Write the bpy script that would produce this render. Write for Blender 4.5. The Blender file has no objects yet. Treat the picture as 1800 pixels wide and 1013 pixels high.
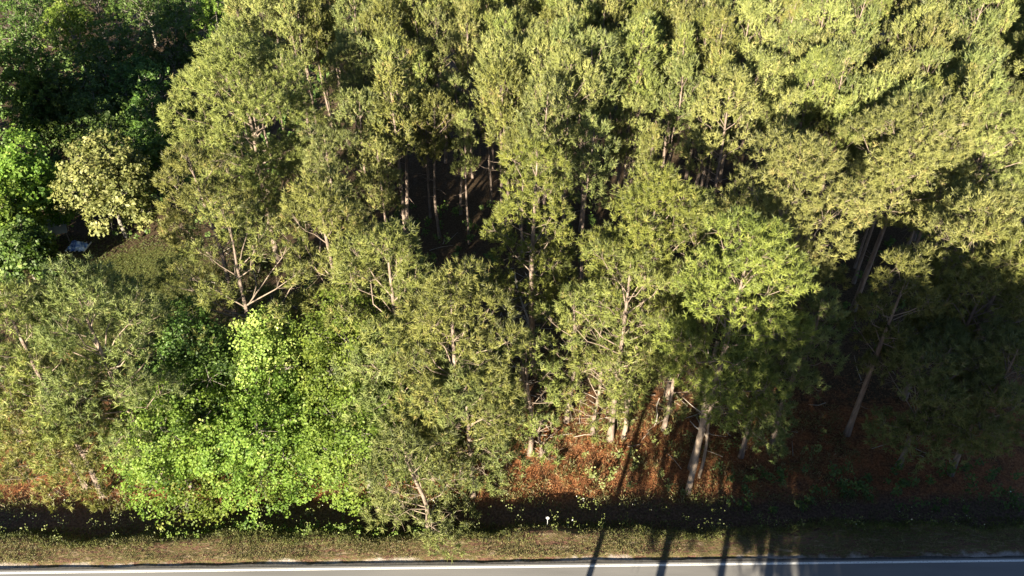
import bpy, math, random
import numpy as np
from mathutils import Vector, Matrix

sc = bpy.context.scene
COL = sc.collection
R = math.radians

# ------------------------------------------------------------------ camera
CAM_H, PITCH, FPX = 38.0, 37.7, 1385.0          # metres, degrees below the horizon, focal length in photo pixels
cam_d = bpy.data.cameras.new('camera')
cam_d.sensor_width = 36.0
cam_d.lens = 36.0 * FPX / 1800.0
cam_d.clip_end = 3000.0
cam = bpy.data.objects.new('camera', cam_d)
COL.objects.link(cam)
cam.location = (0, 0, CAM_H)
cam.rotation_euler = (R(90 - PITCH), 0, 0)
sc.camera = cam

# ------------------------------------------------------------------ sky, sun, exposure
SUN_EL, SUN_AZ = 17.0, 20.0                      # light travels towards +Y, turned SUN_AZ to the right
w = bpy.data.worlds.new('World')
sc.world = w
w.use_nodes = True
nt = w.node_tree
bg = nt.nodes['Background']
sky = nt.nodes.new('ShaderNodeTexSky')
sky.sky_type = 'NISHITA'
sky.sun_disc = False
sky.sun_elevation = R(SUN_EL)
sky.sun_rotation = R(180 + SUN_AZ)
sky.air_density = 0.55
sky.dust_density = 0.2
nt.links.new(sky.outputs[0], bg.inputs[0])
bg.inputs[1].default_value = 0.05
sd = bpy.data.lights.new('sun', 'SUN')
sd.energy = 5.0
sd.angle = R(0.5)
sd.color = (1.0, 0.89, 0.68)
sun = bpy.data.objects.new('sun', sd)
COL.objects.link(sun)
ldir = Vector((math.sin(R(SUN_AZ)) * math.cos(R(SUN_EL)), math.cos(R(SUN_AZ)) * math.cos(R(SUN_EL)), -math.sin(R(SUN_EL))))
sun.rotation_euler = ldir.to_track_quat('-Z', 'Y').to_euler()
sc.view_settings.view_transform = 'Standard'
sc.view_settings.look = 'None'
sc.view_settings.gamma = 1.0
sc.view_settings.use_curve_mapping = False
sc.view_settings.exposure = 2.45
sc.render.engine = 'CYCLES'
sc.cycles.use_denoising = True
sc.cycles.max_bounces = 5
sc.cycles.diffuse_bounces = 3
sc.cycles.transmission_bounces = 3
sc.cycles.glossy_bounces = 2
sc.cycles.use_adaptive_sampling = False

# ------------------------------------------------------------------ helpers
UP = np.array([0.0, 0.0, 1.0])

def unit(v):
    return v / np.maximum(np.linalg.norm(v, axis=-1, keepdims=True), 1e-9)

class MB:
    """collects vertices and faces, builds one mesh"""
    def __init__(s):
        s.v, s.f, s.n, s.t, s.nr = [], [], 0, [], []
    def add(s, v, f, tint=0.5, nrm=None):
        v = np.asarray(v, float).reshape(-1, 3)
        s.nr.append(np.asarray(nrm, float).reshape(-1, 3) if nrm is not None else np.tile([0.0, -.6, .8], (len(v), 1)))
        f = np.asarray(f, int)
        s.v.append(v); s.f.append(f + s.n); s.n += len(v)
        s.t.append(np.broadcast_to(np.asarray(tint, float), (len(v),)))
    def tube(s, pts, rad, sides=6, tint=0.5, cap=True):
        pts = np.asarray(pts, float)
        n = len(pts)
        rad = np.broadcast_to(np.asarray(rad, float), (n,))
        d = unit(np.gradient(pts, axis=0))
        ref = np.array([1.0, 0, 0]) if abs(d[0][0]) < 0.8 else np.array([0, 1.0, 0])
        a = unit(np.cross(d, ref)); b = np.cross(d, a)
        th = np.arange(sides) * 2 * math.pi / sides
        ring = a[:, None] * np.cos(th)[None, :, None] + b[:, None] * np.sin(th)[None, :, None]
        v = (pts[:, None] + ring * rad[:, None, None]).reshape(-1, 3)
        i = np.arange(n - 1)[:, None] * sides; j = np.arange(sides)[None]; k = (j + 1) % sides
        f = np.stack([i + j, i + k, i + sides + k, i + sides + j], -1).reshape(-1, 4)
        s.add(v, f, tint)
        if cap:
            c = len(v)
            e = (n - 1) * sides
            s.add([pts[-1]], np.zeros((0, 3), int), tint)
            s.f.append(np.array([[s.n - 1 - c + e + q, s.n - 1 - c + e + (q + 1) % sides, s.n - 1] for q in range(sides)]))
    def box(s, c, d, rz=0.0, tint=0.5):
        x, y, z = [q / 2 for q in d]
        v = np.array([[a * x, b * y, e * z] for e in (-1, 1) for b in (-1, 1) for a in (-1, 1)])
        cr, sr = math.cos(rz), math.sin(rz)
        v = np.stack([v[:, 0] * cr - v[:, 1] * sr, v[:, 0] * sr + v[:, 1] * cr, v[:, 2]], -1) + np.array(c)
        s.add(v, [[0, 2, 3, 1], [4, 5, 7, 6], [0, 1, 5, 4], [2, 6, 7, 3], [0, 4, 6, 2], [1, 3, 7, 5]], tint)
    def mesh(s, name, mat, smooth=False):
        v = np.concatenate(s.v)
        loops, starts, tot = [], [], 0
        for f in s.f:
            if not len(f): continue
            k = f.shape[1]
            loops.append(f.ravel()); starts.append(tot + np.arange(len(f)) * k); tot += f.size
        loops = np.concatenate(loops); starts = np.concatenate(starts)
        me = bpy.data.meshes.new(name)
        me.vertices.add(len(v)); me.vertices.foreach_set('co', v.ravel().astype(np.float32))
        me.loops.add(len(loops)); me.loops.foreach_set('vertex_index', loops.astype(np.int32))
        me.polygons.add(len(starts)); me.polygons.foreach_set('loop_start', starts.astype(np.int32))
        if smooth: me.polygons.foreach_set('use_smooth', np.ones(len(starts), bool))
        me.update(calc_edges=True)
        at = me.attributes.new('tint', 'FLOAT', 'POINT')
        at.data.foreach_set('value', np.concatenate(s.t).astype(np.float32))
        if 'crown' in name or mat in (M['weed_leaf'], M['bright_leaf'], M['deep_leaf'], M['grass'], M['straw']):
            na = me.attributes.new('puff', 'FLOAT_VECTOR', 'POINT')
            na.data.foreach_set('vector', np.concatenate(s.nr).ravel().astype(np.float32))
        me.materials.append(mat)
        return me
    def build(s, name, mat, parent=None, smooth=False):
        return link(name, s.mesh(name, mat, smooth), parent)

def link(name, me, parent=None):
    o = bpy.data.objects.new(name, me)
    COL.objects.link(o)
    if parent: o.parent = parent
    return o

def tag(o, label=None, cat=None, group=None, kind=None):
    if label: o['label'] = label
    if cat: o['category'] = cat
    if group: o['group'] = group
    if kind: o['kind'] = kind
    return o

def copy_tree(o, parent=None):
    c = o.copy(); COL.objects.link(c); c.parent = parent
    for ch in list(o.children): copy_tree(ch, c)
    return c

# ------------------------------------------------------------------ materials
def ramp(nt, src, stops):
    r = nt.nodes.new('ShaderNodeValToRGB')
    while len(r.color_ramp.elements) < len(stops): r.color_ramp.elements.new(0.5)
    for e, (p, c) in zip(r.color_ramp.elements, stops):
        e.position = p; e.color = (*c, 1)
    nt.links.new(src, r.inputs[0])
    return r.outputs[0]

def noise(nt, scale, detail=4, rough=0.6, vec=None, dist=0.0):
    n = nt.nodes.new('ShaderNodeTexNoise')
    n.inputs['Scale'].default_value = scale; n.inputs['Detail'].default_value = detail
    n.inputs['Roughness'].default_value = rough; n.inputs['Distortion'].default_value = dist
    if vec is not None: nt.links.new(vec, n.inputs['Vector'])
    return n.outputs['Fac']

def mixc(nt, fac, a, b, mode='MIX'):
    m = nt.nodes.new('ShaderNodeMix'); m.data_type = 'RGBA'; m.blend_type = mode
    for i, x in ((0, fac), (6, a), (7, b)):
        if isinstance(x, (int, float)): m.inputs[i].default_value = x
        elif isinstance(x, tuple): m.inputs[i].default_value = (*x, 1)
        else: nt.links.new(x, m.inputs[i])
    return m.outputs[2]

def mth(nt, op, a, b=None, c=None, clamp=False):
    m = nt.nodes.new('ShaderNodeMath'); m.operation = op; m.use_clamp = clamp
    for i, x in enumerate((a, b, c)):
        if x is None: continue
        if isinstance(x, (int, float)): m.inputs[i].default_value = x
        else: nt.links.new(x, m.inputs[i])
    return m.outputs[0]

def new_mat(name):
    m = bpy.data.materials.new(name); m.use_nodes = True
    nt = m.node_tree; nt.nodes.clear()
    out = nt.nodes.new('ShaderNodeOutputMaterial')
    return m, nt, out

PINE_SOFT = .95
def foliage(name, dark, mid, light, odd, trans=0.3, vary=0.19, gloss=0.03, soft=0.55):
    """leaf material: colour from a per-tuft tint and a per-tree random value"""
    m, nt, out = new_mat(name)
    at = nt.nodes.new('ShaderNodeAttribute'); at.attribute_name = 'tint'
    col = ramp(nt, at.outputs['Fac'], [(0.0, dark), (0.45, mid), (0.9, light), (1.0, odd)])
    oi = nt.nodes.new('ShaderNodeObjectInfo')
    hs = nt.nodes.new('ShaderNodeHueSaturation')
    nt.links.new(mth(nt, 'MULTIPLY_ADD', oi.outputs['Random'], 0.035, 0.4825), hs.inputs['Hue'])
    nt.links.new(mth(nt, 'MULTIPLY_ADD', oi.outputs['Random'], 2 * vary, 1 - vary), hs.inputs['Value'])
    nt.links.new(col, hs.inputs['Color'])
    d = nt.nodes.new('ShaderNodeBsdfDiffuse'); t = nt.nodes.new('ShaderNodeBsdfTranslucent')
    if soft:
        na = nt.nodes.new('ShaderNodeAttribute'); na.attribute_name = 'puff'
        vt = nt.nodes.new('ShaderNodeVectorTransform'); vt.vector_type = 'NORMAL'; vt.convert_from = 'OBJECT'; vt.convert_to = 'WORLD'
        nt.links.new(na.outputs['Vector'], vt.inputs[0])
        ge = nt.nodes.new('ShaderNodeNewGeometry')
        sc_ = nt.nodes.new('ShaderNodeVectorMath'); sc_.operation = 'SCALE'; sc_.inputs['Scale'].default_value = soft
        ad = nt.nodes.new('ShaderNodeVectorMath'); ad.operation = 'ADD'
        no = nt.nodes.new('ShaderNodeVectorMath'); no.operation = 'NORMALIZE'
        nt.links.new(vt.outputs[0], sc_.inputs[0]); nt.links.new(sc_.outputs[0], ad.inputs[0])
        nt.links.new(ge.outputs['Normal'], ad.inputs[1]); nt.links.new(ad.outputs[0], no.inputs[0])
        nt.links.new(no.outputs[0], d.inputs['Normal'])
    nt.links.new(hs.outputs[0], d.inputs[0])
    tc = mixc(nt, 1.0, hs.outputs[0], (1.0, 1.1, 0.5), 'MULTIPLY')
    nt.links.new(tc, t.inputs[0])
    mx = nt.nodes.new('ShaderNodeMixShader'); mx.inputs[0].default_value = trans
    nt.links.new(d.outputs[0], mx.inputs[1]); nt.links.new(t.outputs[0], mx.inputs[2])
    g = nt.nodes.new('ShaderNodeBsdfGlossy'); g.inputs['Roughness'].default_value = 0.6
    g.inputs[0].default_value = (0.9, 0.9, 0.8, 1)
    m2 = nt.nodes.new('ShaderNodeMixShader'); m2.inputs[0].default_value = gloss
    nt.links.new(mx.outputs[0], m2.inputs[1]); nt.links.new(g.outputs[0], m2.inputs[2])
    nt.links.new(m2.outputs[0], out.inputs[0])
    return m

def solid(name, stops, scale=3.0, rough=0.85, bump=0.0, stretch=None, bscale=None):
    m, nt, out = new_mat(name)
    tc = nt.nodes.new('ShaderNodeTexCoord')
    vec = tc.outputs['Object']
    if stretch:
        mp = nt.nodes.new('ShaderNodeMapping'); mp.inputs['Scale'].default_value = stretch
        nt.links.new(vec, mp.inputs[0]); vec = mp.outputs[0]
    fac = noise(nt, scale, 5, 0.65, vec)
    p = nt.nodes.new('ShaderNodeBsdfPrincipled')
    nt.links.new(ramp(nt, fac, stops), p.inputs['Base Color'])
    p.inputs['Roughness'].default_value = rough
    p.inputs['Specular IOR Level'].default_value = 0.25
    if bump:
        b = nt.nodes.new('ShaderNodeBump'); b.inputs['Strength'].default_value = 0.8
        b.inputs['Distance'].default_value = bump
        nt.links.new(noise(nt, bscale or scale * 3, 4, 0.6, vec), b.inputs['Height'])
        nt.links.new(b.outputs[0], p.inputs['Normal'])
    nt.links.new(p.outputs[0], out.inputs[0])
    return m

M = {}
M['olive'] = foliage('olive_needles', (.053, .064, .017), (.136, .152, .037), (.220, .226, .062), (.26, .20, .08), soft=PINE_SOFT)
M['yellow_olive'] = foliage('yellow_olive_needles', (.063, .074, .021), (.163, .174, .050), (.256, .256, .084), (.28, .22, .09), soft=PINE_SOFT)
M['fresh_pine'] = foliage('fresh_green_needles', (.052, .072, .016), (.134, .165, .031), (.210, .236, .050), (.23, .21, .07), soft=PINE_SOFT)
M['grey_pine'] = foliage('grey_green_needles', (.049, .065, .021), (.124, .143, .042), (.196, .209, .069), (.22, .18, .08), soft=PINE_SOFT)
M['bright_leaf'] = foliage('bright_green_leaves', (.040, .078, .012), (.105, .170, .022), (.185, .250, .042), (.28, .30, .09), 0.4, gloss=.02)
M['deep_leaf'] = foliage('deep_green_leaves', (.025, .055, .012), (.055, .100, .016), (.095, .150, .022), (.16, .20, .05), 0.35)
M['yellow_leaf'] = foliage('pale_yellow_leaves', (.065, .076, .020), (.140, .148, .042), (.23, .22, .080), (.32, .29, .13), 0.35)
M['cream_leaf'] = foliage('cream_green_leaves', (.080, .125, .018), (.165, .225, .036), (.320, .340, .095), (.52, .48, .22), 0.35)
M['weed_leaf'] = foliage('weed_leaves', (.050, .064, .016), (.105, .122, .030), (.180, .185, .055), (.48, .48, .42), 0.35)
M['grass'] = foliage('verge_grass_blades', (.060, .064, .022), (.120, .115, .040), (.210, .175, .085), (.30, .22, .15), 0.25)
M['straw'] = foliage('red_pine_straw', (.10, .040, .019), (.23, .092, .038), (.37, .17, .072), (.28, .23, .08), 0.1)
M['bark'] = solid('pine_bark', [(.25, (.07, .052, .042)), (.55, (.17, .13, .105)), (.8, (.29, .235, .20))], 6, .9, .03, (1, 1, .25))
M['limb'] = solid('pale_limb_bark', [(.2, (.11, .085, .065)), (.6, (.21, .165, .13)), (.85, (.32, .26, .21))], 5, .85)
M['grey_bark'] = solid('grey_smooth_bark', [(.25, (.09, .078, .066)), (.7, (.21, .19, .16))], 4, .85, .01)
M['dead'] = solid('bleached_dead_wood', [(.2, (.17, .145, .12)), (.7, (.38, .34, .29))], 5, .85)
M['pole'] = solid('weathered_pole_wood', [(.2, (.09, .065, .05)), (.8, (.2, .16, .12))], 8, .9, .004, (1, 1, .1))
M['white_paint'] = solid('white_enamel', [(.3, (.74, .75, .76)), (.7, (.82, .82, .82))], 6, .5)
M['blue_tarp'] = solid('blue_tarp', [(.42, (.06, .12, .32)), (.5, (.22, .34, .58)), (.56, (.6, .66, .74))], 1.9, .5, .03)
M['tin'] = solid('grey_weathered_tin', [(.3, (.22, .22, .21)), (.7, (.42, .41, .38))], 1.5, .6)
M['metal'] = solid('galvanised_metal', [(.3, (.35, .36, .37)), (.7, (.5, .5, .5))], 6, .5)

# ------------------------------------------------------------------ terrain
def road_edge(x):                                  # far edge line of the road
    return 24.50 + 0.0138 * x

def ground_z(x, y):
    x = np.asarray(x, float); y = np.asarray(y, float)
    e = y - road_edge(x)
    t = np.clip((e - 1.95 - 0.22 * np.sin(x * .37 + .6) - 0.14 * np.sin(x * 1.1) - 0.09 * np.sin(x * 2.7 + 1)) / 1.5, 0, 1)
    t = t * t * (3 - 2 * t)
    near = np.clip((-e - 8.6) / 2.0, 0, 1)
    z = -0.05 - 1.10 * t - 0.5 * near
    far = np.clip((e - 5) / 10, 0, 1)
    z = z + far * (0.22 * np.sin(x * .13 + .5) * np.cos(y * .11) + 0.10 * np.sin(x * .41 + y * .33))
    hx = np.clip((-25 - x) / 8, 0, 1); hy = np.clip((y - 63) / 12, 0, 1)
    z = z - 7.5 * (hx * hx * (3 - 2 * hx)) * (hy * hy * (3 - 2 * hy))
    z = z + 0.03 * np.sin(x * 1.3) * np.sin(y * 1.7 + x * .4) * np.clip(e / 1.0, 0, 1)
    return z

def strip_sheet(name, xs, ys, zf, mat):
    X, Y = np.meshgrid(xs, ys)
    Z = zf(X, Y)
    v = np.stack([X, Y, Z], -1).reshape(-1, 3)
    nx, ny = len(xs), len(ys)
    i = np.arange(ny - 1)[:, None] * nx + np.arange(nx - 1)[None]
    f = np.stack([i, i + 1, i + nx + 1, i + nx], -1).reshape(-1, 4)
    b = MB(); b.add(v, f)
    return tag(b.build(name, mat, smooth=True), kind='structure')

def ground_material():
    m, nt, out = new_mat('forest_floor')
    tc = nt.nodes.new('ShaderNodeTexCoord'); vec = tc.outputs['Object']
    sx = nt.nodes.new('ShaderNodeSeparateXYZ'); nt.links.new(vec, sx.inputs[0])
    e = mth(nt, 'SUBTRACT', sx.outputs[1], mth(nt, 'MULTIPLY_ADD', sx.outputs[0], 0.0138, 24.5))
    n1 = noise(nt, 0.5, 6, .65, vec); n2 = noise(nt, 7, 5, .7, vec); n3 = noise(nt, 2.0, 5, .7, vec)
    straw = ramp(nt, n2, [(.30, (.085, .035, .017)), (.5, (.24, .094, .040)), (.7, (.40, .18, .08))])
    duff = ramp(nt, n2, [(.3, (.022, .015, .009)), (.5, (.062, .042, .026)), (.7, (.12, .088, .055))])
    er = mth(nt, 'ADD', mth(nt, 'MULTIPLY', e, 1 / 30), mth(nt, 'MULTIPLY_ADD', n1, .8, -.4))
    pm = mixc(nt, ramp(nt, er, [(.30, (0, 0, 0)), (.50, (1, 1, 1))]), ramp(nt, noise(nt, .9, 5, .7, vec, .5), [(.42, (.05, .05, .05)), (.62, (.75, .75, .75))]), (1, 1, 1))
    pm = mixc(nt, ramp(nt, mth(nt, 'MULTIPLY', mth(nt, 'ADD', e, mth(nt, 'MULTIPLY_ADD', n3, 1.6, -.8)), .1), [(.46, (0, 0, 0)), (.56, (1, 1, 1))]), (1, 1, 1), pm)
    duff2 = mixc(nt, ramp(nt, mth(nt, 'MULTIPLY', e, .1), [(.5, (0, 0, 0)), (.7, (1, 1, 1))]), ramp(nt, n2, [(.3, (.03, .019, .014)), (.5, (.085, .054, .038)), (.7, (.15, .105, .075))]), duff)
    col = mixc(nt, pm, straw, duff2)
    # green patches in the wood and the clearing
    moss = ramp(nt, n2, [(.3, (.03, .034, .012)), (.55, (.085, .09, .026)), (.75, (.17, .155, .055))])
    dx = mth(nt, 'MULTIPLY', mth(nt, 'ADD', sx.outputs[0], 30.5), 1 / 7.5)
    dy = mth(nt, 'MULTIPLY', mth(nt, 'SUBTRACT', sx.outputs[1], 48.0), 1 / 9.0)
    rr = mth(nt, 'ADD', mth(nt, 'MULTIPLY', dx, dx), mth(nt, 'MULTIPLY', dy, dy))
    rr = mth(nt, 'ADD', rr, mth(nt, 'MULTIPLY_ADD', n3, 1.2, -0.6))
    clear = ramp(nt, rr, [(.75, (1, 1, 1)), (1.0, (0, 0, 0))])
    col = mixc(nt, clear, col, moss)
    # the verge: dry grass, thatch, then pale gravel beside the asphalt
    mp = nt.nodes.new('ShaderNodeMapping'); mp.inputs['Scale'].default_value = (1.0, 4.0, 1); nt.links.new(vec, mp.inputs[0])
    nv = noise(nt, 1.1, 7, .75, mp.outputs[0], .6)
    verge = ramp(nt, nv, [(.36, (.06, .036, .026)), (.45, (.16, .088, .062)), (.51, (.085, .085, .028)), (.58, (.17, .118, .074)), (.70, (.34, .27, .19))])
    n5 = noise(nt, 30, 3, .7, vec)
    verge = mixc(nt, 0.55, verge, ramp(nt, n5, [(.3, (.35, .35, .35)), (.7, (1.5, 1.5, 1.5))]), 'MULTIPLY')
    ve = mth(nt, 'ADD', e, mth(nt, 'MULTIPLY_ADD', n3, 0.8, -0.4))
    vmask = ramp(nt, mth(nt, 'MULTIPLY', ve, .25), [(.60, (1, 1, 1)), (.78, (0, 0, 0))])
    col = mixc(nt, vmask, col, verge)
    gravel = ramp(nt, noise(nt, 22, 4, .8, vec), [(.3, (.16, .13, .12)), (.5, (.34, .30, .27)), (.7, (.52, .47, .43))])
    gx = mth(nt, 'MULTIPLY_ADD', noise(nt, .35, 3, .6, vec), 1.9, -0.98)
    gmask = ramp(nt, mth(nt, 'SUBTRACT', ve, gx), [(.30, (1, 1, 1)), (.60, (0, 0, 0))])
    col = mixc(nt, gmask, col, gravel)
    p = nt.nodes.new('ShaderNodeBsdfPrincipled'); p.inputs['Roughness'].default_value = .95
    p.inputs['Specular IOR Level'].default_value = .1
    nt.links.new(col, p.inputs['Base Color'])
    b = nt.nodes.new('ShaderNodeBump'); b.inputs['Distance'].default_value = .08; b.inputs['Strength'].default_value = .9
    nt.links.new(n2, b.inputs['Height']); nt.links.new(b.outputs[0], p.inputs['Normal'])
    nt.links.new(p.outputs[0], out.inputs[0])
    return m

def asphalt_material():
    m, nt, out = new_mat('worn_asphalt')
    tc = nt.nodes.new('ShaderNodeTexCoord'); vec = tc.outputs['Object']
    mp = nt.nodes.new('ShaderNodeMapping'); mp.inputs['Scale'].default_value = (.12, 1.2, 1); nt.links.new(vec, mp.inputs[0])
    a = ramp(nt, noise(nt, 1, 5, .6, mp.outputs[0]), [(.35, (.135, .130, .128)), (.65, (.175, .168, .165))])
    g = ramp(nt, noise(nt, 60, 3, .8, vec), [(.3, (.7, .7, .7)), (.7, (1.3, 1.3, 1.3))])
    col = mixc(nt, .6, a, g, 'MULTIPLY')
    p = nt.nodes.new('ShaderNodeBsdfPrincipled'); p.inputs['Roughness'].default_value = .85
    nt.links.new(col, p.inputs['Base Color'])
    nt.links.new(p.outputs[0], out.inputs[0])
    return m

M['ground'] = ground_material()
M['asphalt'] = asphalt_material()
M['line'] = solid('road_paint', [(.36, (.30, .29, .28)), (.45, (.68, .67, .65)), (.7, (.80, .79, .77))], 14, .6)
M['yline'] = solid('yellow_road_paint', [(.3, (.45, .30, .05)), (.6, (.62, .44, .07))], 9, .6)
M['crumb'] = solid('dark_asphalt_edge', [(.3, (.035, .033, .032)), (.7, (.09, .085, .08))], 7, .95)

xs = np.unique(np.concatenate([np.linspace(-600, -70, 12), np.arange(-70, 70.1, .5), np.linspace(70, 600, 12)]))
ys = np.unique(np.concatenate([np.linspace(-400, 5, 14), np.arange(5, 35, .25), np.arange(35, 100, 1.5), np.linspace(100, 900, 14)]))
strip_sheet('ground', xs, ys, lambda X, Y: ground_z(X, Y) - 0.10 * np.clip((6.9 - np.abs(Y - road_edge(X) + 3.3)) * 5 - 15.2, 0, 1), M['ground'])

def along(name, e0, e1, z, mat, kind='structure', step=2.0, wob=0.0, thick=0.0, parent=None, bow=0.006):
    xs = np.arange(-150, 150.1, step if not wob else .35)
    rng = np.random.default_rng(5)
    w1 = wob * (np.convolve(rng.normal(0, 1, len(xs)), np.ones(5) / 3, 'same')) if wob else 0
    y0 = road_edge(xs) + e0; y1 = road_edge(xs) + e1 + w1
    n = len(xs)
    zz = np.full(n, z)
    v = np.concatenate([np.stack([xs, y0, zz], -1), np.stack([xs, y1, zz], -1)])
    i = np.arange(n - 1)
    f = np.stack([i, i + 1, i + n + 1, i + n], -1)
    b = MB(); b.add(v, f)
    if thick:
        v2 = np.concatenate([np.stack([xs, y1, zz], -1), np.stack([xs, y1 + .05, zz - thick], -1),
                             np.stack([xs, y0, zz], -1), np.stack([xs, y0 - .05, zz - thick], -1)])
        b.add(v2, np.concatenate([f, f[:, ::-1] + 2 * n]))
    o = b.build(name, mat, parent)
    return tag(o, kind=kind) if kind else o

road = along('road', -7.05, .17, 0.0, M['asphalt'], thick=.12)
along('road_crumbled_edge', .15, .31, -.012, M['crumb'], wob=.045, thick=.1, kind=None, parent=road)
along('edge_line', -.065, .065, .004, M['line'], kind=None, parent=road)
along('edge_line', -6.75, -6.62, .004, M['line'], kind=None, parent=road)
along('centre_line', -3.46, -3.35, .004, M['yline'], kind=None, parent=road)
along('centre_line', -3.25, -3.14, .004, M['yline'], kind=None, parent=road)

# ------------------------------------------------------------------ tree generators
def blades(P, D, n, L, wd, rng, spread=0.9, tint=None, tjit=.12):
    """n thin blades fanning out of each point P around direction D"""
    m = len(P)
    d = unit(D[:, None] + rng.normal(0, spread, (m, n, 3)))
    ln = L * rng.uniform(.65, 1.15, (m, n, 1))
    side = unit(np.cross(d, rng.normal(0, 1, (m, n, 3))))
    tip = P[:, None] + d * ln
    w2 = wd * .5 * rng.uniform(.7, 1.3, (m, n, 1))
    v = np.stack([P[:, None] + d * ln * .06, tip - side * w2 - d * ln * .1, tip + side * w2], 2).reshape(-1, 3)
    f = np.arange(m * n * 3).reshape(-1, 3)
    if tint is None: tint = rng.uniform(.1, .85, m)
    t = np.clip(np.repeat(tint, n) + rng.normal(0, tjit, m * n), 0, 1)
    # soft shading normal of a needle tuft: from its twig outwards, blended with the needle's own side
    nn = unit(d * .9 + D[:, None] * .3)
    return v, f, np.repeat(t, 3), np.repeat(nn.reshape(-1, 3), 3, 0)

def plumes(P, A, O, n, sl, L, wd, rng, tint, tjit=.10, sp=.55):
    """needle plumes: n blades leaning forward off a short shoot that starts at P and points along A; O = outwards of the bough"""
    m = len(P)
    d = unit(A[:, None] * .85 + rng.normal(0, sp, (m, n, 3)))
    base = P[:, None] + A[:, None] * sl * rng.uniform(0, 1, (m, n, 1))
    ln = L * rng.uniform(.65, 1.15, (m, n, 1))
    side = unit(np.cross(d, rng.normal(0, 1, (m, n, 3))))
    tip = base + d * ln
    w2 = wd * .5 * rng.uniform(.7, 1.3, (m, n, 1))
    v = np.stack([tip, base + d * ln * .12 - side * w2, base + side * w2 + d * ln * .2], 2).reshape(-1, 3)
    t = np.clip(np.repeat(tint, n) + rng.normal(0, tjit, m * n), 0, 1)
    nn = unit((d - A[:, None] * .55) * .9 + O[:, None] * .9)
    return v, np.arange(m * n * 3).reshape(-1, 3), np.repeat(t, 3), np.repeat(nn.reshape(-1, 3), 3, 0)

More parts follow.
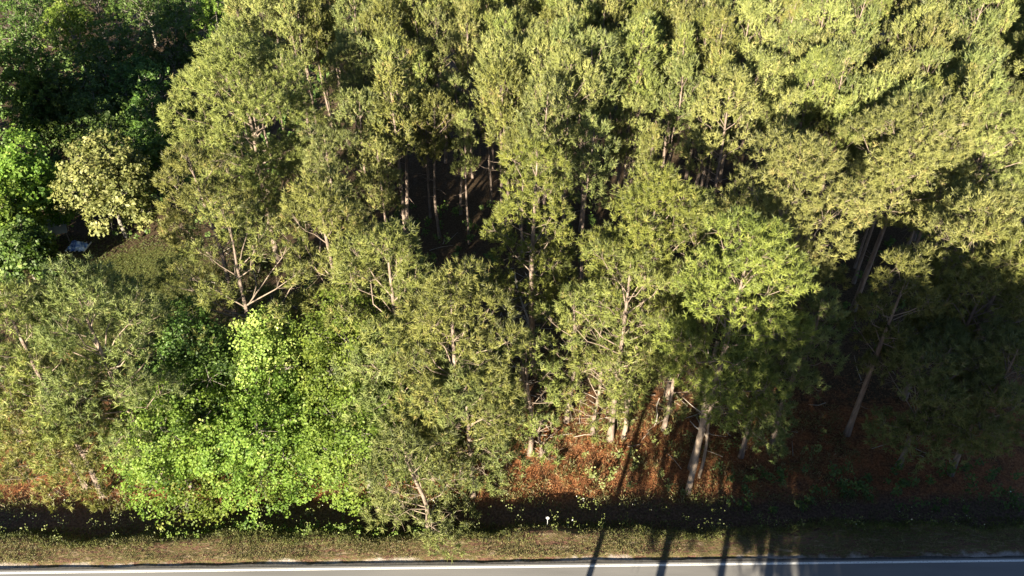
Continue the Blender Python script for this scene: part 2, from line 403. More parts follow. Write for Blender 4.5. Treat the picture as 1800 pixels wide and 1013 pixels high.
def pine_parts(rng, h, zb, rad, nl, dens=1.0, top='round', lean=(0, 0), lobes=0.25, trunk_r=None, dead=4, far=False, lobe_r=.36):
    """returns trunk, limbs, crown; nl boughs carry domed pads of needle plumes; the tree stands at the origin"""
    trunk, crown, limbs = MB(), MB(), []
    tr = trunk_r or (.06 + h * .0085)
    zz = np.linspace(0, 1, 11)
    bend = rng.normal(0, .14, 2); ph = rng.uniform(0, 3, 2)
    def axis(t):
        t = np.asarray(t, float)
        return np.stack([lean[0] * h * t + bend[0] * (np.sin(t * 5 + ph[0]) - math.sin(ph[0])), lean[1] * h * t + bend[1] * (np.sin(t * 6 + ph[1]) - math.sin(ph[1])), h * .96 * t], -1)
    rr = tr * (1 - zz) ** .7 + .02; rr[0] *= 1.35
    pts = axis(zz); pts[0][2] -= .35
    trunk.tube(pts, rr, 8)
    P, A, O, TT = [], [], [], []
    ax_top = axis(1.0)
    for i in range(nl):
        g = (i + rng.uniform(.1, .9)) / nl
        az = i * 2.399 + rng.normal(0, .4)
        if top == 'round': q = g ** .80; pr = max(0, 1 - ((q - .35) / .68) ** 2.4) ** .5 if q > .35 else .70 + .30 * math.sin(q / .35 * 1.57)
        elif top == 'flat': q = g ** .72; pr = max(0, 1 - ((q - .5) / .54) ** 2.6) ** .5 if q > .5 else .60 + .40 * math.sin(q / .5 * 1.57)
        else: q = g ** .9; pr = (1 - q * .96) ** .62 * (.7 + .3 * min(1, q * 4))
        lr = rad * lobe_r * rng.uniform(.72, 1.25) * (1 - .25 * q)
        if i == nl - 1: q, pr, lr = .93, .02, rad * lobe_r * .8
        re = max(.02, (rad * pr * rng.uniform(1 - lobes, 1.08)) - lr * .75)
        ze = zb + (h - zb) * q - lr * .5 + rng.normal(0, .12)
        asc = R(12 + 38 * q + rng.normal(0, 7))
        zs = min(max(ze - re * math.tan(asc), zb * .88), h * .9)
        st = axis(zs / h)
        c = np.array([math.cos(az) * re + axis(ze / h)[0], math.sin(az) * re + axis(ze / h)[1], ze])
        lb = MB(); r0 = .012 + .0095 * (re + lr)
        mid = (st + c) / 2 - UP * re * .08 + rng.normal(0, .06 * (re + .3), 3)
        m2 = st * .25 + c * .75 + rng.normal(0, .05 * (re + .3), 3)
        lb.tube([st, mid, m2, c], [r0, r0 * .75, r0 * .55, r0 * .35], 5)
        ntw = 4 if far else 9
        for _ in range(ntw):
            dd = unit(rng.normal(0, 1, 3) + UP * .25 + (c - st) * .25)
            o_ = c if rng.random() < .6 else m2
            lb.tube([o_, o_ + dd * lr * .45 + rng.normal(0, .05, 3), o_ + dd * lr * .85], [r0 * .32, .012, .006], 3, cap=False)
        limbs.append(lb)
        out = unit(np.array([math.cos(az), math.sin(az), .35 + q]))
        fl = .62 if top == 'flat' else .74
        area = 4 * math.pi * lr * lr * fl
        k = int(area * dens * (4.2 if far else 5.3)) + 6
        d = unit(rng.normal(0, 1, (k, 3)) + out * .35)
        d = d[(d[:, 2] > -.55)]
        rr_ = rng.uniform(.35, 1.0, (len(d), 1)) ** .45
        wob = 1 + .18 * np.sin(d[:, :1] * 7 + i) * np.cos(d[:, 1:2] * 6 + i * 2)
        P.append(c + d * lr * rr_ * wob * np.array([1, 1, fl]) + rng.normal(0, .04, d.shape))
        A.append(unit(d * .55 + UP * (1.35 if far else .75) + out * .15 + rng.normal(0, .18, d.shape)))
        O.append(unit(d * .8 + out * .5))
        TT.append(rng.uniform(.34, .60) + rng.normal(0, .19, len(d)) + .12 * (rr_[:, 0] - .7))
    for i in range(dead):
        z = zb * rng.uniform(.45, 1.0); az = rng.uniform(0, 6.28); ln = rng.uniform(.5, 1.7)
        st = axis(z / h); d = np.array([math.cos(az), math.sin(az), rng.uniform(-.2, .35)])
        trunk.tube([st, st + d * ln * .5 + rng.normal(0, .06, 3), st + d * ln + UP * rng.normal(0, .15)], [.03, .02, .008], 4)
    P, A, O = np.concatenate(P), np.concatenate(A), np.concatenate(O)
    tt = np.clip(np.concatenate(TT), .02, .93)
    if far: crown.add(*plumes(P, A, O, 18, .70, .36, .078, rng, tt, .08, .45))
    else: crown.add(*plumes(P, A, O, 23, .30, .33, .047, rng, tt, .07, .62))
    return trunk, limbs, crown

def hardwood_parts(rng, h, zb, rad, nclump, per=26, leaf=.17, lobes=7, squash=1.0, trunk_r=None, stems=1):
    trunk, crown, limbs = MB(), MB(), []
    tr = trunk_r or .06 + .012 * h
    zc = (h + zb) / 2; hz = (h - zb) / 2
    fork = zb + .15 * (h - zb)
    bx, by = rng.normal(0, .15, 2)
    trunk.tube([(0, 0, -.3), (bx, by, fork * .5), (bx * .5, by * 1.2, fork), (0, by, h * .72)], [tr * 1.3, tr, tr * .75, .03], 8)
    cen = []
    for i in range(lobes):
        az = i * 2.399 + rng.normal(0, .3); t = (i + .5) / lobes
        zz = zb + (h - zb) * (.14 + .72 * t); rr = rad * .60 * math.sqrt(max(.05, 1 - (t * .95) ** 2)) + .05 * rad
        c = np.array([math.cos(az) * rr, math.sin(az) * rr, zz]); cen.append(c)
        lb = MB(); a = np.array([bx * .5, by, fork + (zz - fork) * .3])
        mid = (a + c) / 2 + np.array([0, 0, .12 * rad])
        lb.tube([a, mid, c, c + unit(c - a) * rad * .25], [tr * .5, tr * .33, .03, .012], 5)
        for q in range(7):
            d = unit(rng.normal(0, 1, 3) + UP * .4); lb.tube([c, c + d * rad * .38], [.02, .006], 3, cap=False)
        limbs.append(lb)
    cen = np.array(cen)
    which = rng.integers(0, lobes, nclump)
    d = unit(rng.normal(0, 1, (nclump, 3)) + np.array([0, 0, .25]))
    rr = rng.uniform(.55, 1.05, (nclump, 1)) ** .6
    lr = (rad * .50) * rng.uniform(.8, 1.2, lobes)
    C = cen[which] + d * rr * lr[which][:, None] * np.array([1, 1, min(1.1, hz / rad * .95)]) 
    C += rng.normal(0, .10, C.shape)
    tint_c = np.clip(rng.normal(.5, .18, nclump), .03, .93)
    # leaves: small diamonds on each clump
    n = nclump * per
    Lp = np.repeat(C, per, 0) + rng.normal(0, .17, (n, 3))
    nrm = unit(np.repeat(d, per, 0) * .6 + UP * .5 + rng.normal(0, .55, (n, 3)))
    a = unit(np.cross(nrm, rng.normal(0, 1, (n, 3)))); b = np.cross(nrm, a)
    s = leaf * rng.uniform(.6, 1.25, (n, 1))
    v = np.stack([Lp - a * s * .5, Lp + b * s * .33 - nrm * s * .05, Lp + a * s * .5, Lp - b * s * .33 - nrm * s * .05], 1).reshape(-1, 3)
    f = np.arange(n * 4).reshape(-1, 4)
    t = np.clip(np.repeat(tint_c, per) + rng.normal(0, .1, n), 0, 1)
    nn = unit(np.repeat(d, per, 0) * .9 + nrm * .3)
    crown.add(v, f, np.repeat(t, 4), np.repeat(nn, 4, 0))
    return trunk, limbs, crown

def spot(px, py, zt):
    """where a point at height zt lies that the photo shows at pixel px, py (photo is 1800 wide)"""
    dx, dy = (px - 900) / FPX, (506.5 - py) / FPX
    p = R(PITCH)
    r = Vector((dx, math.cos(p) + dy * math.sin(p), -math.sin(p) + dy * math.cos(p)))
    k = (zt - CAM_H) / r.z
    return r.x * k, r.y * k, k                    # k = depth along the camera axis

def assemble(name, parts, loc, rz, mats, label, cat, group=None, join_limbs=False):
    trunk, limbs, crown = parts
    root = bpy.data.objects.new(name, None); COL.objects.link(root)
    root.empty_display_size = .5
    root.location = loc; root.rotation_euler = (0, 0, rz)
    tag(root, label, cat, group)
    if join_limbs:
        for l in limbs:
            n0 = trunk.n
            for v, t in zip(l.v, l.t): trunk.v.append(v); trunk.t.append(t); trunk.nr.append(v * 0); trunk.n += len(v)
            for f in l.f: trunk.f.append(f + n0)
    trunk.build('trunk', mats[0], root, smooth=True)
    if not join_limbs:
        for l in limbs: l.build('limb', mats[1], root, smooth=True)
    crown.build('crown', mats[2], root)
    return root

# ------------------------------------------------------------------ big pines, each a tree of its own
# label, top pixel x, top pixel y, height, crown width in photo px, crown base height, limbs, material, density, shape, lean
BIG_PINES = [
 ('giant rounded olive pine left of centre, tallest over the dark hollow', 400, 58, 19.5, 300, 6.0, 50, 'olive', 1.25, 'round', (0, 0)),
 ('olive pine below the giant one, right of the yellow small tree', 325, 255, 16.5, 190, 5.0, 30, 'olive', 1.0, 'round', (0, 0)),
 ('thin crowned pine with a bare white forking trunk beside the clearing', 398, 372, 15.5, 245, 6.0, 30, 'olive', .7, 'flat', (0, 0)),
 ('pine with a domed light top left of the deep trunk gap', 562, 310, 17, 230, 6.0, 34, 'olive', 1.0, 'round', (0, 0)),
 ('olive pine leaning in behind the bright leafy trees, centre left', 680, 395, 16.5, 250, 5.0, 34, 'olive', .95, 'round', (0, 0)),
 ('broad soft olive pine just left of the brushy gap', 790, 478, 16, 270, 4.0, 38, 'olive', .95, 'round', (0, 0)),
 ('grey green pine rising right behind the small roadside pine', 700, 590, 11.5, 260, 2.6, 30, 'grey_pine', .9, 'round', (0, 0)),
 ('soft olive pine between the bright leafy tree and the brick red bank', 820, 640, 11, 230, 3.2, 28, 'grey_pine', .85, 'round', (0, 0)),
 ('small low pine hanging over the grass verge by the road', 728, 772, 8.6, 215, 1.0, 26, 'grey_pine', .95, 'round', (0, -.03)),
 ('fresh green pine with a pale central stem right of the trunk gap', 945, 248, 18, 190, 6.5, 36, 'fresh_pine', 1.05, 'round', (0, 0)),
 ('fresh green round pine in the middle of the right group', 1160, 302, 18, 240, 7.0, 36, 'fresh_pine', .95, 'round', (0, 0)),
 ('open pine with tangled pale branches above the red straw bank', 1110, 440, 15, 240, 5.5, 34, 'olive', .80, 'flat', (0, 0)),
 ('slim thin pine left over the red straw bank', 1010, 500, 11.5, 160, 4.0, 20, 'olive', .7, 'round', (0, 0)),
 ('short pine with a pale trunk at the left edge of the red straw bank', 935, 590, 10, 130, 3.5, 18, 'olive', .7, 'round', (0, 0)),
 ('low thin pine on the red straw bank beside a white trunk', 1055, 610, 7.5, 170, 1.8, 20, 'olive', .6, 'round', (0, 0)),
 ('knee high bushy pine on the left end of the red straw bank', 955, 735, 3.6, 90, .4, 14, 'olive', .6, 'round', (0, 0)),
 ('slender pine just behind the leaning grey trunk', 1200, 560, 9.5, 130, 3.0, 18, 'grey_pine', .6, 'round', (0, 0)),
 ('dome shaped bright green pine with a sharp shadow below it', 1330, 385, 18.5, 270, 8.5, 40, 'fresh_pine', 1.15, 'round', (.03, 0)),
 ('wide dense olive pine mottled with dark gaps behind the bright dome', 1400, 252, 18.5, 300, 6.5, 48, 'yellow_olive', 1.2, 'flat', (0, 0)),
 ('olive pine standing between the fresh round pine and the bright dome', 1235, 330, 16.5, 170, 6.0, 28, 'olive', .9, 'round', (0, 0)),
 ('pale limbed pine spreading widely above the dark trunk hole', 1625, 178, 17.5, 250, 11.5, 38, 'yellow_olive', 1.0, 'round', (0, 0)),
 ('tall olive pine at the right frame edge beside the pale limbed one', 1775, 165, 17, 210, 6.5, 34, 'yellow_olive', 1.05, 'round', (0, 0)),
 ('spreading olive pine at the right frame edge, right of the trunk hole', 1745, 335, 16.5, 230, 9.0, 34, 'yellow_olive', .95, 'round', (0, 0)),
 ('olive pine cut by the right frame edge above the dark shade', 1800, 400, 15.5, 230, 7.0, 30, 'olive', .95, 'round', (0, 0)),
 ('small topped pine just below the dark trunk hole at right', 1605, 460, 14.0, 150, 7.5, 24, 'olive', .9, 'round', (0, 0)),
 ('olive pine with long bare leaning limbs over the dark corner', 1740, 468, 13.5, 230, 7.0, 26, 'olive', .8, 'flat', (0, 0)),
 ('shaded dark green pine under the bright dome beside the leaning trunk', 1365, 570, 11.0, 190, 3.0, 28, 'grey_pine', .85, 'round', (0, 0)),
 ('narrow shaded pine right of the bright dome at the gap', 1440, 510, 12.5, 130, 6.5, 22, 'grey_pine', .85, 'round', (0, 0)),
 ('broad pine in deep shade in the lower right woods', 1680, 600, 10.5, 250, 4.0, 28, 'grey_pine', .85, 'round', (0, 0)),
 ('pine in deep shade at the lower right frame edge', 1800, 590, 11.5, 220, 4.5, 28, 'grey_pine', .85, 'round', (0, 0)),
 ('large soft olive pine with a leaning grey trunk at lower left', 120, 478, 16, 260, 5.5, 36, 'grey_pine', .85, 'round', (-.03, 0)),
 ('olive pine cut by the left frame edge below the clearing', -10, 490, 16.5, 240, 4.5, 34, 'olive', .85, 'round', (0, 0)),
 ('low olive pine over the red bank at the left frame edge', 45, 650, 10, 250, 1.8, 30, 'olive', .85, 'round', (0, 0)),
 ('small olive pine between clearing and the dark green leafy tree', 205, 500, 12.5, 150, 3.5, 22, 'grey_pine', .65, 'round', (0, 0)),
 ('shaded bluish pine right behind the giant olive pine', 620, 62, 15.5, 160, 4.0, 28, 'grey_pine', 1.0, 'round', (0, 0)),
 ('shaded pine filling the corner between giant pine and domed pine', 565, 215, 14.5, 150, 5.0, 24, 'grey_pine', .95, 'round', (0, 0)),
]
for i, (label, px, py, h, wpx, zb, nl, mat, dens, shape, lean) in enumerate(BIG_PINES):
    rng = np.random.default_rng(100 + i)
    x, y, k = spot(px, py, h - 1.15)
    rad = wpx / 2 / FPX * k * 1.07
    zb *= .82
    parts = pine_parts(rng, h, zb, rad, max(11, int(nl * .82)), dens ** .5, top=shape, lean=lean, lobes=.35, lobe_r=.355 if dens > .75 else .29)
    bx, by = x - lean[0] * h, y - lean[1] * h
    assemble('pine_tree', parts, (bx, by, float(ground_z(bx, by))), 0, (M['bark'], M['limb'], M[mat]), label, 'pine tree')

# ------------------------------------------------------------------ leafy trees
LEAFY = [
 ('bright lime green leafy tree beside the road, left of its bright neighbour', 275, 690, 8.2, 250, 1.4, 330, 'bright_leaf'),
 ('bright lime green leafy tree with the dark hollow behind it', 440, 690, 7.6, 260, 1.2, 330, 'bright_leaf'),
 ('low lime green bush tree overhanging the ditch, left one', 330, 775, 4.4, 190, .6, 170, 'bright_leaf'),
 ('low lime green bush tree overhanging the ditch, right one', 470, 770, 4.4, 160, .7, 150, 'bright_leaf'),
 ('tall bright leafy tree wedged against the soft olive pine', 590, 545, 11.0, 200, 3.0, 300, 'bright_leaf'),
 ('bright leafy tree right of the stump by the verge', 620, 700, 8.0, 220, 1.4, 320, 'bright_leaf'),
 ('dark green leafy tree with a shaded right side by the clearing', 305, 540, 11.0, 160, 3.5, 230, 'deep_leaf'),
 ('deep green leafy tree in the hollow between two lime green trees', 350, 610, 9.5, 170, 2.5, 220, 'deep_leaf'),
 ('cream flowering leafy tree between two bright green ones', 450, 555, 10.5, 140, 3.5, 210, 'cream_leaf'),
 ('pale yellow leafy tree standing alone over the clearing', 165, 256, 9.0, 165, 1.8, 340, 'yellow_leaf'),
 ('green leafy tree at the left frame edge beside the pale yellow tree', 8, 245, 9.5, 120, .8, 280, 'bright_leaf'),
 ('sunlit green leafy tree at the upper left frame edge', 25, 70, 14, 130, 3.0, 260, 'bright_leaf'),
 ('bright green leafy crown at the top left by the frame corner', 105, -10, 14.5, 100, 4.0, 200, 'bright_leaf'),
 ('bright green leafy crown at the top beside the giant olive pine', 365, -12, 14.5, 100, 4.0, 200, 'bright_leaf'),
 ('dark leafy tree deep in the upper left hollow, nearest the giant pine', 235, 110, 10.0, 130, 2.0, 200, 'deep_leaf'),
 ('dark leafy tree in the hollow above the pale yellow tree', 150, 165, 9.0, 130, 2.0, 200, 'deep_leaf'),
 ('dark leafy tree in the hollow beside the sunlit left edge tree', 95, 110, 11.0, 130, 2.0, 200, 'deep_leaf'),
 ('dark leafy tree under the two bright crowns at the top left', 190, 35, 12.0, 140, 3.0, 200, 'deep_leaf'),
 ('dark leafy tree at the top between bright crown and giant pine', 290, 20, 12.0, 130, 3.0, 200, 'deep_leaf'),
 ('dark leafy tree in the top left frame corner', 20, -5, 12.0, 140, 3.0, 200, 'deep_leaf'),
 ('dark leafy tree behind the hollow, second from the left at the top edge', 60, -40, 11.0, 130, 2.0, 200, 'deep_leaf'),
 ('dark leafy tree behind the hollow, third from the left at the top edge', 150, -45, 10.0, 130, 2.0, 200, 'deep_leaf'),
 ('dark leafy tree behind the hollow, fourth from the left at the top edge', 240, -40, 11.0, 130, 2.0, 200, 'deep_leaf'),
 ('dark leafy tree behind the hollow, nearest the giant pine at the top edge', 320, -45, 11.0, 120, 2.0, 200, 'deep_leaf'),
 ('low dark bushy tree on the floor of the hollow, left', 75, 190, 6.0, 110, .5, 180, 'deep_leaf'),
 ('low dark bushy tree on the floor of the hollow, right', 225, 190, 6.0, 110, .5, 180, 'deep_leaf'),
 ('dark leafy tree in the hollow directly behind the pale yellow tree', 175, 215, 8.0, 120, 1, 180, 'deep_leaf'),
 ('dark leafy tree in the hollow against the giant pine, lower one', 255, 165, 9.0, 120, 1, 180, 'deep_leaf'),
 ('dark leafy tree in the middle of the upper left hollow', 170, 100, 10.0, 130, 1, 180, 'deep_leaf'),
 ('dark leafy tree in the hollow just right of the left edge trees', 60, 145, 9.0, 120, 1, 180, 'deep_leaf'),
 ('small leafy tree cut by the left frame edge, below the edge tree', -20, 335, 7.0, 110, .5, 200, 'bright_leaf'),
 ('small deep green leafy tree right of the pale yellow tree', 245, 225, 7.5, 90, 1.0, 130, 'deep_leaf'),
 ('olive green bush tree left of the clearing below the edge tree', 20, 400, 5.0, 110, .5, 200, 'deep_leaf'),
]
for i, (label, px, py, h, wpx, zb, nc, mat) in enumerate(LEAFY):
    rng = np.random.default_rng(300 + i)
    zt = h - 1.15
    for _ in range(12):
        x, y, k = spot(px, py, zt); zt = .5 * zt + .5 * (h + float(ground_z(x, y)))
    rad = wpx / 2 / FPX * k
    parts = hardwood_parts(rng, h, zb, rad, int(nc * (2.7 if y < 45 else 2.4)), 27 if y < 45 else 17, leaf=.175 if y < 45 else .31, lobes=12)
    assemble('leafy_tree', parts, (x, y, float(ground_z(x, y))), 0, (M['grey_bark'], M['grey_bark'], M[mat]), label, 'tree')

# ------------------------------------------------------------------ plantation pines: eight kinds, planted in rows
protos = []
for i in range(9):
    rng = np.random.default_rng(500 + i)
    mat = ('yellow_olive', 'olive', 'yellow_olive', 'grey_pine', 'yellow_olive', 'olive', 'yellow_olive', 'olive', 'grey_pine')[i]
    h = 16.5
    rad = (2.1, 1.85, 2.35, 2.0, 1.8, 2.25, 2.45, 1.85, 2.15)[i]
    zb = (9.2, 8.6, 9.6, 10, 9, 9.4, 9.2, 8.8, 9)[i]
    parts = pine_parts(rng, h, zb, rad, (17, 16, 18, 15, 14, 18, 19, 15, 16)[i], 1.0, top='spire' if i % 3 == 1 else 'round', lobes=.3, far=True, lobe_r=.42, trunk_r=.13)
    root = assemble('plantation_pine', parts, (0, 0, 0), 0, (M['bark'], M['limb'], M[mat]), None, 'pine tree', 'young pines planted in rows', join_limbs=True)
    protos.append((root, {'yellow_olive': 'yellow olive', 'olive': 'olive', 'grey_pine': 'grey green'}[mat], 'narrow' if rad < 2.0 else 'broad' if rad > 2.3 else 'medium wide'))
for i in range(2):                                   # taller pines for outside the frame, crowns shaped low to close their shade
    rng = np.random.default_rng(700 + i)
    parts = pine_parts(rng, 17.0, 5.6, 2.3, 26, 1.0, top='round', lobes=.3, far=True, lobe_r=.42, trunk_r=.15)
    protos.append((assemble('tall_pine', parts, (0, 0, 0), 0, (M['bark'], M['limb'], M['olive']), None, 'pine tree', 'pines across the road', join_limbs=True), 'olive', 'broad'))
used = set()
random.seed(11)
ORD = ['zeroth', 'first', 'second', 'third', 'fourth', 'fifth', 'sixth', 'seventh', 'eighth', 'ninth', 'tenth', 'eleventh', 'twelfth', 'thirteenth',
       'fourteenth', 'fifteenth', 'sixteenth', 'seventeenth', 'eighteenth', 'nineteenth', 'twentieth', 'twenty-first', 'twenty-second', 'twenty-third',
       'twenty-fourth', 'twenty-fifth', 'twenty-sixth', 'twenty-seventh', 'twenty-eighth', 'twenty-ninth', 'thirtieth', 'thirty-first', 'thirty-second', 'thirty-third', 'thirty-fourth', 'thirty-fifth', 'thirty-sixth',
       'thirty-seventh', 'thirty-eighth', 'thirty-ninth', 'fortieth', 'forty-first', 'forty-second', 'forty-third']
def plant(x, y, s, label, group='young pines planted in rows', wide=1.0, pool=None):
    i = random.randrange(9) if pool is None else 9 + random.randrange(2)
    root, tone, width = protos[i]
    if i in used: o = copy_tree(root)
    else: o = root; used.add(i)
    o.location = (x, y, float(ground_z(x, y)))
    o.rotation_euler = (0, 0, random.uniform(0, 6.28))
    o.scale = (s * wide * random.uniform(.92, 1.15),) * 2 + (s,)
    o['label'] = label(tone, width); o['group'] = group
    return o
GAPS = [(930, 560, 75), (1240, 320, 60)]
row = 0
Y = 51.5
while Y < 92:
    row += 1
    cnt = 0
    X = -30 + (row % 2) * 2
    while X < 62:
        x = X + random.uniform(-1.0, 1.0); y = Y + random.uniform(-1.1, 1.1)
        X += 3.15
        depth = y * math.cos(R(PITCH)) + 22 * math.sin(R(PITCH))
        pxl = 900 + FPX * x / depth
        if pxl > 1960 or pxl < 380: continue
        if y < 62 and x < -11.5: continue
        if y < 70 and x < -15: continue
        if y < 53.5 and 22 < x < 28: continue
        if y < 54 and 745 < pxl < 850: continue
        if random.random() < .08 or (math.sin(x * .33 + 1) + math.sin(y * .41 + x * .17) > 1.6): continue
        cnt += 1
        plant(x, y, random.uniform(.74, 1.10), lambda tone, width: f'{width} {tone} pine, {ORD[cnt]} from left in the {ORD[row]} plantation row')
    Y += 3.2

# ------------------------------------------------------------------ pines across the road, out of the frame: they throw the shade at the right
random.seed(4)
ACROSS = [(1.2, 5.4, 1.22), (3.6, 2.5, 1.3), (6.4, 4.6, 1.3), (9.3, 2.8, 1.3), (12.0, 5.2, 1.3), (15.0, 3.4, 1.3), (18.0, 5.4, 1.25), (21.0, 3.2, 1.3),
          (24.0, 5.6, 1.25), (27.2, 3.6, 1.25), (31, 5.2, 1.2), (22.0, -1.0, 1.3), (26.0, -1.5, 1.3), (30.0, -.5, 1.3), (18.5, -2.5, 1.3), (34.5, 1.0, 1.2),
          (23.0, -6.0, 1.3), (28.0, -6.5, 1.3), (15, -1.5, 1.3),
          (5.5, -9.5, 1.2), (10, -11.5, 1.25), (13.2, -9, 1.2), (17.5, -11.5, 1.25), (20.5, -14, 1.2),
          (8, -16.5, 1.25), (14.5, -16, 1.2), (7.8, -1.5, 1.25), (10.6, .4, 1.3), (13.6, 1.2, 1.35), (16.5, 1.4, 1.3), (16.3, 6, 1.3), (22.8, 6.2, 1.25), (19.4, 3.2, 1.3), (11.5, -4.5, 1.2), (19.5, .5, 1.3), (33, 5, 1.2), (36, 3, 1.2), (25, 1.8, 1.3), (28.5, 1.5, 1.3)]
for n, (x, y, s) in enumerate(ACROSS):
    plant(x, y, s, lambda tone, width: f'{ORD[n + 1]} tall pine across the road that shades the lower right woods', 'pines across the road', 1.6 if x > 7 else 1.3, 1)
# unseen pines added beyond the left frame edge to keep the hollow dark
lit = [spot(20, 110, 9)[:2], spot(105, 20, 11)[:2], spot(8, 300, 6)[:2], spot(165, 320, 6)[:2]]
n = 0
for gy in range(7):
    for gx in range(8):
        x = -40 - gx * 4.3 + random.uniform(-1, 1); y = 47 + gy * 4.3 + random.uniform(-1, 1)
        if x > -.70 * (.79 * y + .61 * 26) - 1.5: continue
        if x < -.70 * (.79 * y + .61 * 26) - 22: continue
        ca, sa = math.cos(R(SUN_AZ)), math.sin(R(SUN_AZ))
        if any(abs((lx - x) * ca - (ly - y) * sa) < 3.0 and ly > y for lx, ly in lit): continue
        n += 1
        if n > 29: continue
        plant(x, y, random.uniform(1.12, 1.25), lambda tone, width: f'{ORD[n]} unseen pine added beyond the left frame edge to shade the hollow', 'unseen pines added to shade the hollow', 1.4, 1)

# ------------------------------------------------------------------ utility pole across the road
pole = bpy.data.objects.new('utility_pole', None); COL.objects.link(pole)
px0, py0 = -0.95, 10.0
pole.location = (px0, py0, float(ground_z(px0, py0)))
tag(pole, 'wooden utility pole across the road whose shadow crosses the asphalt', 'utility pole')
b = MB(); b.tube([(0, 0, -.5), (0, 0, 6), (0, 0, 11.2)], [.19, .16, .13], 12); b.build('mast', M['pole'], pole, True)
b = MB(); b.tube([(0, 0, 0), (0, 0, .14), (0, 0, .2)], [.05, .06, .02], 8); ins_me = b.mesh('insulator', M['metal'], True)
o = link('insulator', ins_me, pole); o.location = (0, 0, 11.2)
b = MB(); b.tube([(0, -.32, 8.7), (0, -.32, 9.3)], [.16, .16], 12); b.tube([(0, 0, 9.0), (0, -.3, 9.0)], [.04, .04], 6)
b.build('transformer', M['metal'], pole, True)

# ------------------------------------------------------------------ ground cover
rng = np.random.default_rng(77)
def scatter_blades(name, n, xr, er, L, wd, mat, keep=None, nb=5, spread=.5, tint=(.1, .9), label=None, cat=None):
    x = rng.uniform(*xr, n); e = rng.uniform(*er, n); y = road_edge(x) + e
    if keep is not None:
        k = keep(x, e); x, y = x[k], y[k]
    P = np.stack([x, y, ground_z(x, y)], -1)
    D = np.tile(UP, (len(P), 1))
    b = MB(); b.add(*blades(P, D, nb, L, wd, rng, spread, rng.uniform(*tint, len(P))))
    return tag(b.build(name, M[mat]), label, cat, kind='stuff')

def patchy(x, e, s=1.0):
    return (np.sin(x * .9 * s + 1.3 * e) + np.sin(x * .37 * s - e * 2.1 + 2) + rng.normal(0, .9, len(x))) > .1
scatter_blades('verge_grass', 26000, (-33, 33), (.55, 3.2), .14, .018, 'grass', patchy, 5, .7,
               label='short dry olive and tan grass along the road verge', cat='grass')
scatter_blades('green_grass', 9000, (-33, 33), (1.5, 3.6), .24, .025, 'weed_leaf', lambda x, e: patchy(x, e, .6), 5, .45, (.05, .7),
               label='taller green grass on the lip of the roadside ditch', cat='grass')
scatter_blades('pine_straw', 60000, (-40, 45), (5.3, 22), .22, .022, 'straw', lambda x, e: rng.uniform(0, 1, len(x)) < np.clip((20 - e) / 10, 0, 1), 3, 2.2, (.05, .93),
               label='red brown pine straw covering the forest floor', cat='pine straw')
scatter_blades('clearing_grass', 14000, (-45, -20), (14, 34), .13, .035, 'weed_leaf', None, 5, .6, (.0, .6),
               label='rough yellow green grass in the clearing at the left', cat='grass')

# weeds on the ditch slope: thin stems carrying a few broad leaves up into the light
def weed_mass(name, spots, mat, label, leaf=.12, top=.82):
    b = MB()
    for (x, y, hh, nlv) in spots:
        z = float(ground_z(x, y))
        tip = np.array([x + rng.normal(0, .08), y + rng.normal(0, .08), z + hh])
        b.tube([(x, y, z), tip], [.008, .004], 3, .1, cap=False)
        n = nlv
        P = np.array([x, y, z + hh * .8]) + rng.normal(0, .15, (n, 3)) * np.array([1, 1, 1.2]) * (.5 + hh * .4)
        nrm = unit(UP * .7 + np.array([-.2, -.6, 0]) + rng.normal(0, .4, (n, 3)))
        a = unit(np.cross(nrm, rng.normal(0, 1, (n, 3)))); c = np.cross(nrm, a)
        s = leaf * rng.uniform(.6, 1.4, (n, 1))
        v = np.stack([P - a * s * .5, P + c * s * .35, P + a * s * .5, P - c * s * .35], 1).reshape(-1, 3)
        b.add(v, np.arange(n * 4).reshape(-1, 4), np.repeat(np.clip(rng.normal(.5, .22, n), 0, top), 4))
    return tag(b.build(name, M[mat]), label, 'undergrowth', kind='stuff')
sp = []
for _ in range(330):
    x = rng.uniform(-30, 30); e = rng.uniform(2.1, 5.2)
    if x < -12 and rng.random() < .5: e = rng.uniform(2.6, 4.0)
    sp.append((x, road_edge(x) + e, rng.uniform(.15, .9), int(rng.integers(3, 12))))
weed_mass('ditch_weeds', sp, 'weed_leaf', 'scattered green and whitish weeds in the shaded roadside ditch', .085, 1.0)
sp = []
for _ in range(110):
    x = rng.uniform(-20, -5); e = rng.normal(2.9, .4)
    sp.append((x, road_edge(x) + e, rng.uniform(.2, .6), int(rng.integers(8, 22))))
weed_mass('bright_ditch_plants', sp, 'bright_leaf', 'bright green leafy plants along the ditch at the lower left', .10)
sp = []
for _ in range(900):
    x = rng.uniform(-42, 45); e = rng.uniform(7, 38)
    if x > -1 and e < 17: continue
    if -41 < x < -21 and 17 < e < 33: continue
    sp.append((x, road_edge(x) + e, rng.uniform(.4, 1.8), int(rng.integers(15, 45))))
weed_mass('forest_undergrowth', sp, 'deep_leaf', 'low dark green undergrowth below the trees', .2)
sp = []
for _ in range(80):
    x = rng.uniform(12.5, 32); e = rng.uniform(3.9, 7)
    sp.append((x, road_edge(x) + e, rng.uniform(.3, 1.3), int(rng.integers(15, 40))))
weed_mass('shaded_undergrowth', sp, 'deep_leaf', 'dark bushy undergrowth in the shade at the lower right', .16)
sp = []
for _ in range(40):
    x = rng.uniform(3, 21); e = rng.uniform(5.6, 12)
    sp.append((x, road_edge(x) + e, rng.uniform(.3, 1.2), int(rng.integers(15, 40))))
weed_mass('bank_undergrowth', sp, 'weed_leaf', 'yellow green saplings and weeds on the red straw bank', .14)

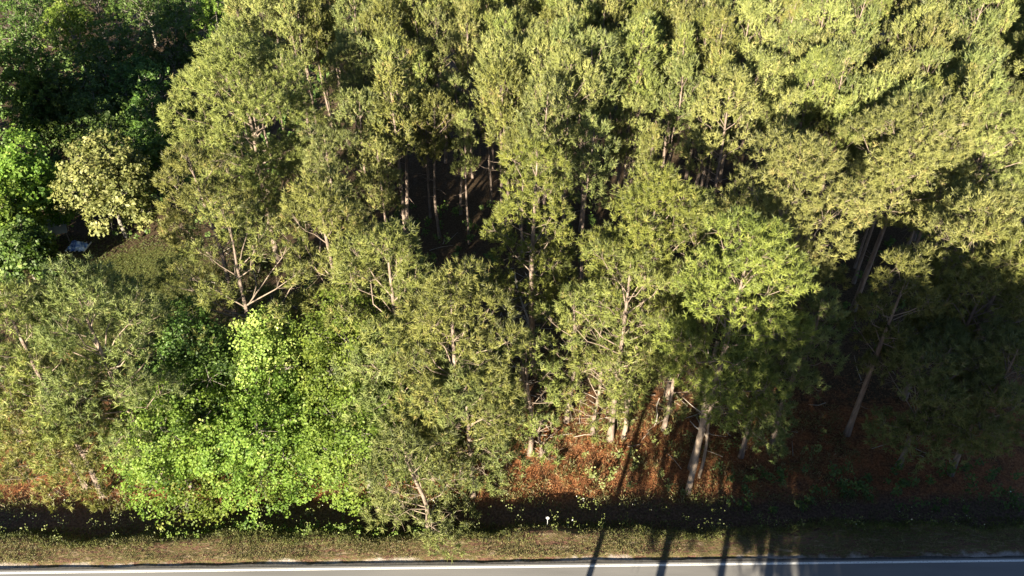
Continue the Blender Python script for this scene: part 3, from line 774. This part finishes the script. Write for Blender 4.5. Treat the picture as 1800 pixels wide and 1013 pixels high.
scatter_blades('dry_bank_grass', 9000, (-32, 22), (4.6, 13), .36, .03, 'grass', lambda x, e: patchy(x, e, 1.4), 6, .8, (.1, .95),
               label='dry tan and olive grass tufts on the red straw bank', cat='grass')
scatter_blades('ditch_thatch', 9000, (-32, 32), (1.9, 5.5), .18, .02, 'weed_leaf', lambda x, e: patchy(x, e, .8), 4, .8, (0, .5),
               label='dark thatch of low grass in the roadside ditch', cat='grass')
sp = []
for _ in range(1300):
    x = rng.uniform(-75, -22); y = rng.uniform(61, 118)
    sp.append((x, y, rng.uniform(.6, 2.6), int(rng.integers(30, 60))))
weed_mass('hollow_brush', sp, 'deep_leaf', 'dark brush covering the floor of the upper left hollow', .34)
# fallen sticks and bleached branches in the brushy gap
b = MB()
for _ in range(300):
    if rng.random() < .45: x, y = rng.normal(1.0, 2.2), rng.normal(44, 4.5)
    else: x, y = rng.uniform(-25, 30), rng.uniform(33, 58)
    z = float(ground_z(x, y)); a = rng.uniform(0, 6.28); L = rng.uniform(.4, 2.2)
    d = np.array([math.cos(a), math.sin(a), rng.uniform(-.02, .45)])
    p = np.array([x, y, z + .05])
    b.tube([p, p + d * L * .5 + rng.normal(0, .06, 3), p + d * L], [.032, .025, .01], 4)
tag(b.build('fallen_branches', M['dead']), 'bleached fallen branches and sticks littering the woods', 'branches', kind='stuff')

# ------------------------------------------------------------------ single things
def bare_tree(label, px, py, zt, base, r0, mat, forks=3, seed=0, cat='dead tree', name='dead_tree'):
    rg = np.random.default_rng(seed)
    tx, ty, _ = spot(px, py, zt)
    bx, by = base
    z0 = float(ground_z(bx, by))
    root = bpy.data.objects.new(name, None); COL.objects.link(root); root.location = (bx, by, z0)
    tag(root, label, cat)
    v = np.array([tx - bx, ty - by, zt - z0])
    t = MB(); s = np.linspace(0, 1, 6)[:, None]
    pts = v * s + np.array([.12, .05, 0]) * np.sin(s * 6)
    pts[0][2] -= .3
    t.tube(pts, np.linspace(r0, r0 * .55, 6), 8); t.build('trunk', M[mat], root, True)
    for k in range(forks):
        u = rg.uniform(.35, .95); p = v * u; a = rg.uniform(0, 6.28); L = rg.uniform(.5, 1.6)
        d = np.array([math.cos(a), math.sin(a), rg.uniform(.1, .9)])
        l = MB(); l.tube([p, p + d * L * .5, p + d * L + UP * .15], [.05, .035, .012], 5); l.build('limb', M['dead'], root, True)
    return root
def gpt(px, py):
    x, y, _ = spot(px, py, -1.1); return x, y
bare_tree('thick leaning grey trunk at the edge of the red straw bank', 1262, 600, 7.5, gpt(1208, 868), .20, 'limb', 7, 1, 'tree trunk', 'leaning_trunk')
bare_tree('second thinner leaning trunk with a broken pale top', 1257, 697, 4.3, gpt(1228, 840), .11, 'limb', 1, 2, 'tree trunk', 'broken_trunk')
bare_tree('short white trunk standing in the red straw bank', 1108, 660, 3.0, gpt(1095, 770), .17, 'limb', 2, 3)
bare_tree('pale broken trunk at the left side of the red straw bank', 921, 640, 2.8, gpt(922, 712), .14, 'limb', 2, 4)
bare_tree('thin pale dead stem left of the thick leaning trunk', 1160, 700, 2.5, gpt(1150, 745), .05, 'dead', 1, 5)
bare_tree('grey broken snag in the brushy gap', 935, 430, 5.5, (1.4, 41.5), .16, 'dead', 6, 6)
bare_tree('bleached stump standing among bright lime green leaves', 532, 806, 2.0, gpt(530, 850), .16, 'limb', 0, 7, 'stump', 'stump')
bare_tree('leaning dead white pole of a tree in the brush', 905, 478, 3.6, (1.6, 43.5), .09, 'dead', 2, 8)

# small white round marker on a thin stake in the ditch
mx, my = spot(962, 925, -.4)[:2]
mk = bpy.data.objects.new('roadside_marker', None); COL.objects.link(mk); mk.location = (mx, my, float(ground_z(mx, my)))
tag(mk, 'small white round marker on a thin stake in the shaded ditch', 'marker')
hh = .75
b = MB(); b.tube([(0, 0, -.1), (0, 0, hh)], [.012, .012], 6); b.build('stake', M['metal'], mk)
b = MB(); b.tube([(0, .012, hh), (0, -.012, hh)], [.085, .085], 16); b.add(np.array([[.085 * math.cos(a), -.013, hh + .085 * math.sin(a)] for a in np.linspace(0, 6.28, 16, False)]), [list(range(16))])
b.build('disc', M['white_paint'], mk)

# things in the clearing
cx, cy = gpt(138, 438)
t = bpy.data.objects.new('tarp_bundle', None); COL.objects.link(t); t.location = (cx, cy, float(ground_z(cx, cy)))
tag(t, 'crumpled blue and white tarp bundle under the pale yellow tree', 'tarp')
g = 13
u = np.linspace(-1, 1, g); U, V = np.meshgrid(u, u)
Z = .55 + .30 * np.sin(U * 4 + 1) * np.cos(V * 5) - .45 * (U ** 2 + V ** 2) + rng.normal(0, .13, U.shape)
b = MB(); i = np.arange(g - 1)[:, None] * g + np.arange(g - 1)[None]
b.add(np.stack([U * .8, V * .6, Z * .8], -1).reshape(-1, 3), np.stack([i, i + 1, i + g + 1, i + g], -1).reshape(-1, 4))
b.build('tarp_sheet', M['blue_tarp'], t)
b = MB()
for q in range(5): b.tube([(-.8 + q * .4, -.7, .05), (-.7 + q * .4, .7, .12)], [.06, .05], 6)
b.build('bundled_poles', M['white_paint'], t)
# low lean-to roof of grey sheets
rx, ry = gpt(98, 425)
t = bpy.data.objects.new('lean_to_shed', None); COL.objects.link(t); t.location = (rx, ry, float(ground_z(rx, ry))); t.rotation_euler = (0, 0, R(25))
tag(t, 'low grey tin roofed lean-to left of the blue tarp bundle', 'shed')
sheet = MB()
uu = np.linspace(-.45, .45, 13)
for j, (a, zt) in enumerate(((-1.1, .9), (1.1, 1.5))): pass
v = np.concatenate([np.stack([uu, np.full(13, yy), zt + .025 * np.cos(np.arange(13) * math.pi)], -1) for yy, zt in ((-1.1, 1.0), (1.1, 1.6))])
i = np.arange(12); sheet.add(v, np.stack([i, i + 1, i + 14, i + 13], -1))
sm = sheet.mesh('roof_sheet', M['tin'])
for q in range(3):
    o = link('roof_sheet', sm, t); o.location = ((q - 1) * .88, 0, q * .012)
pm = MB(); pm.tube([(0, 0, -.2), (0, 0, .98)], [.05, .05], 6); pme = pm.mesh('post', M['pole'])
for ax, ay, sz in ((-1.2, -1, 1), (1.2, -1, 1), (-1.2, 1, 1.5), (1.2, 1, 1.5)):
    o = link('post', pme, t); o.location = (ax, ay, 0); o.scale = (1, 1, sz)
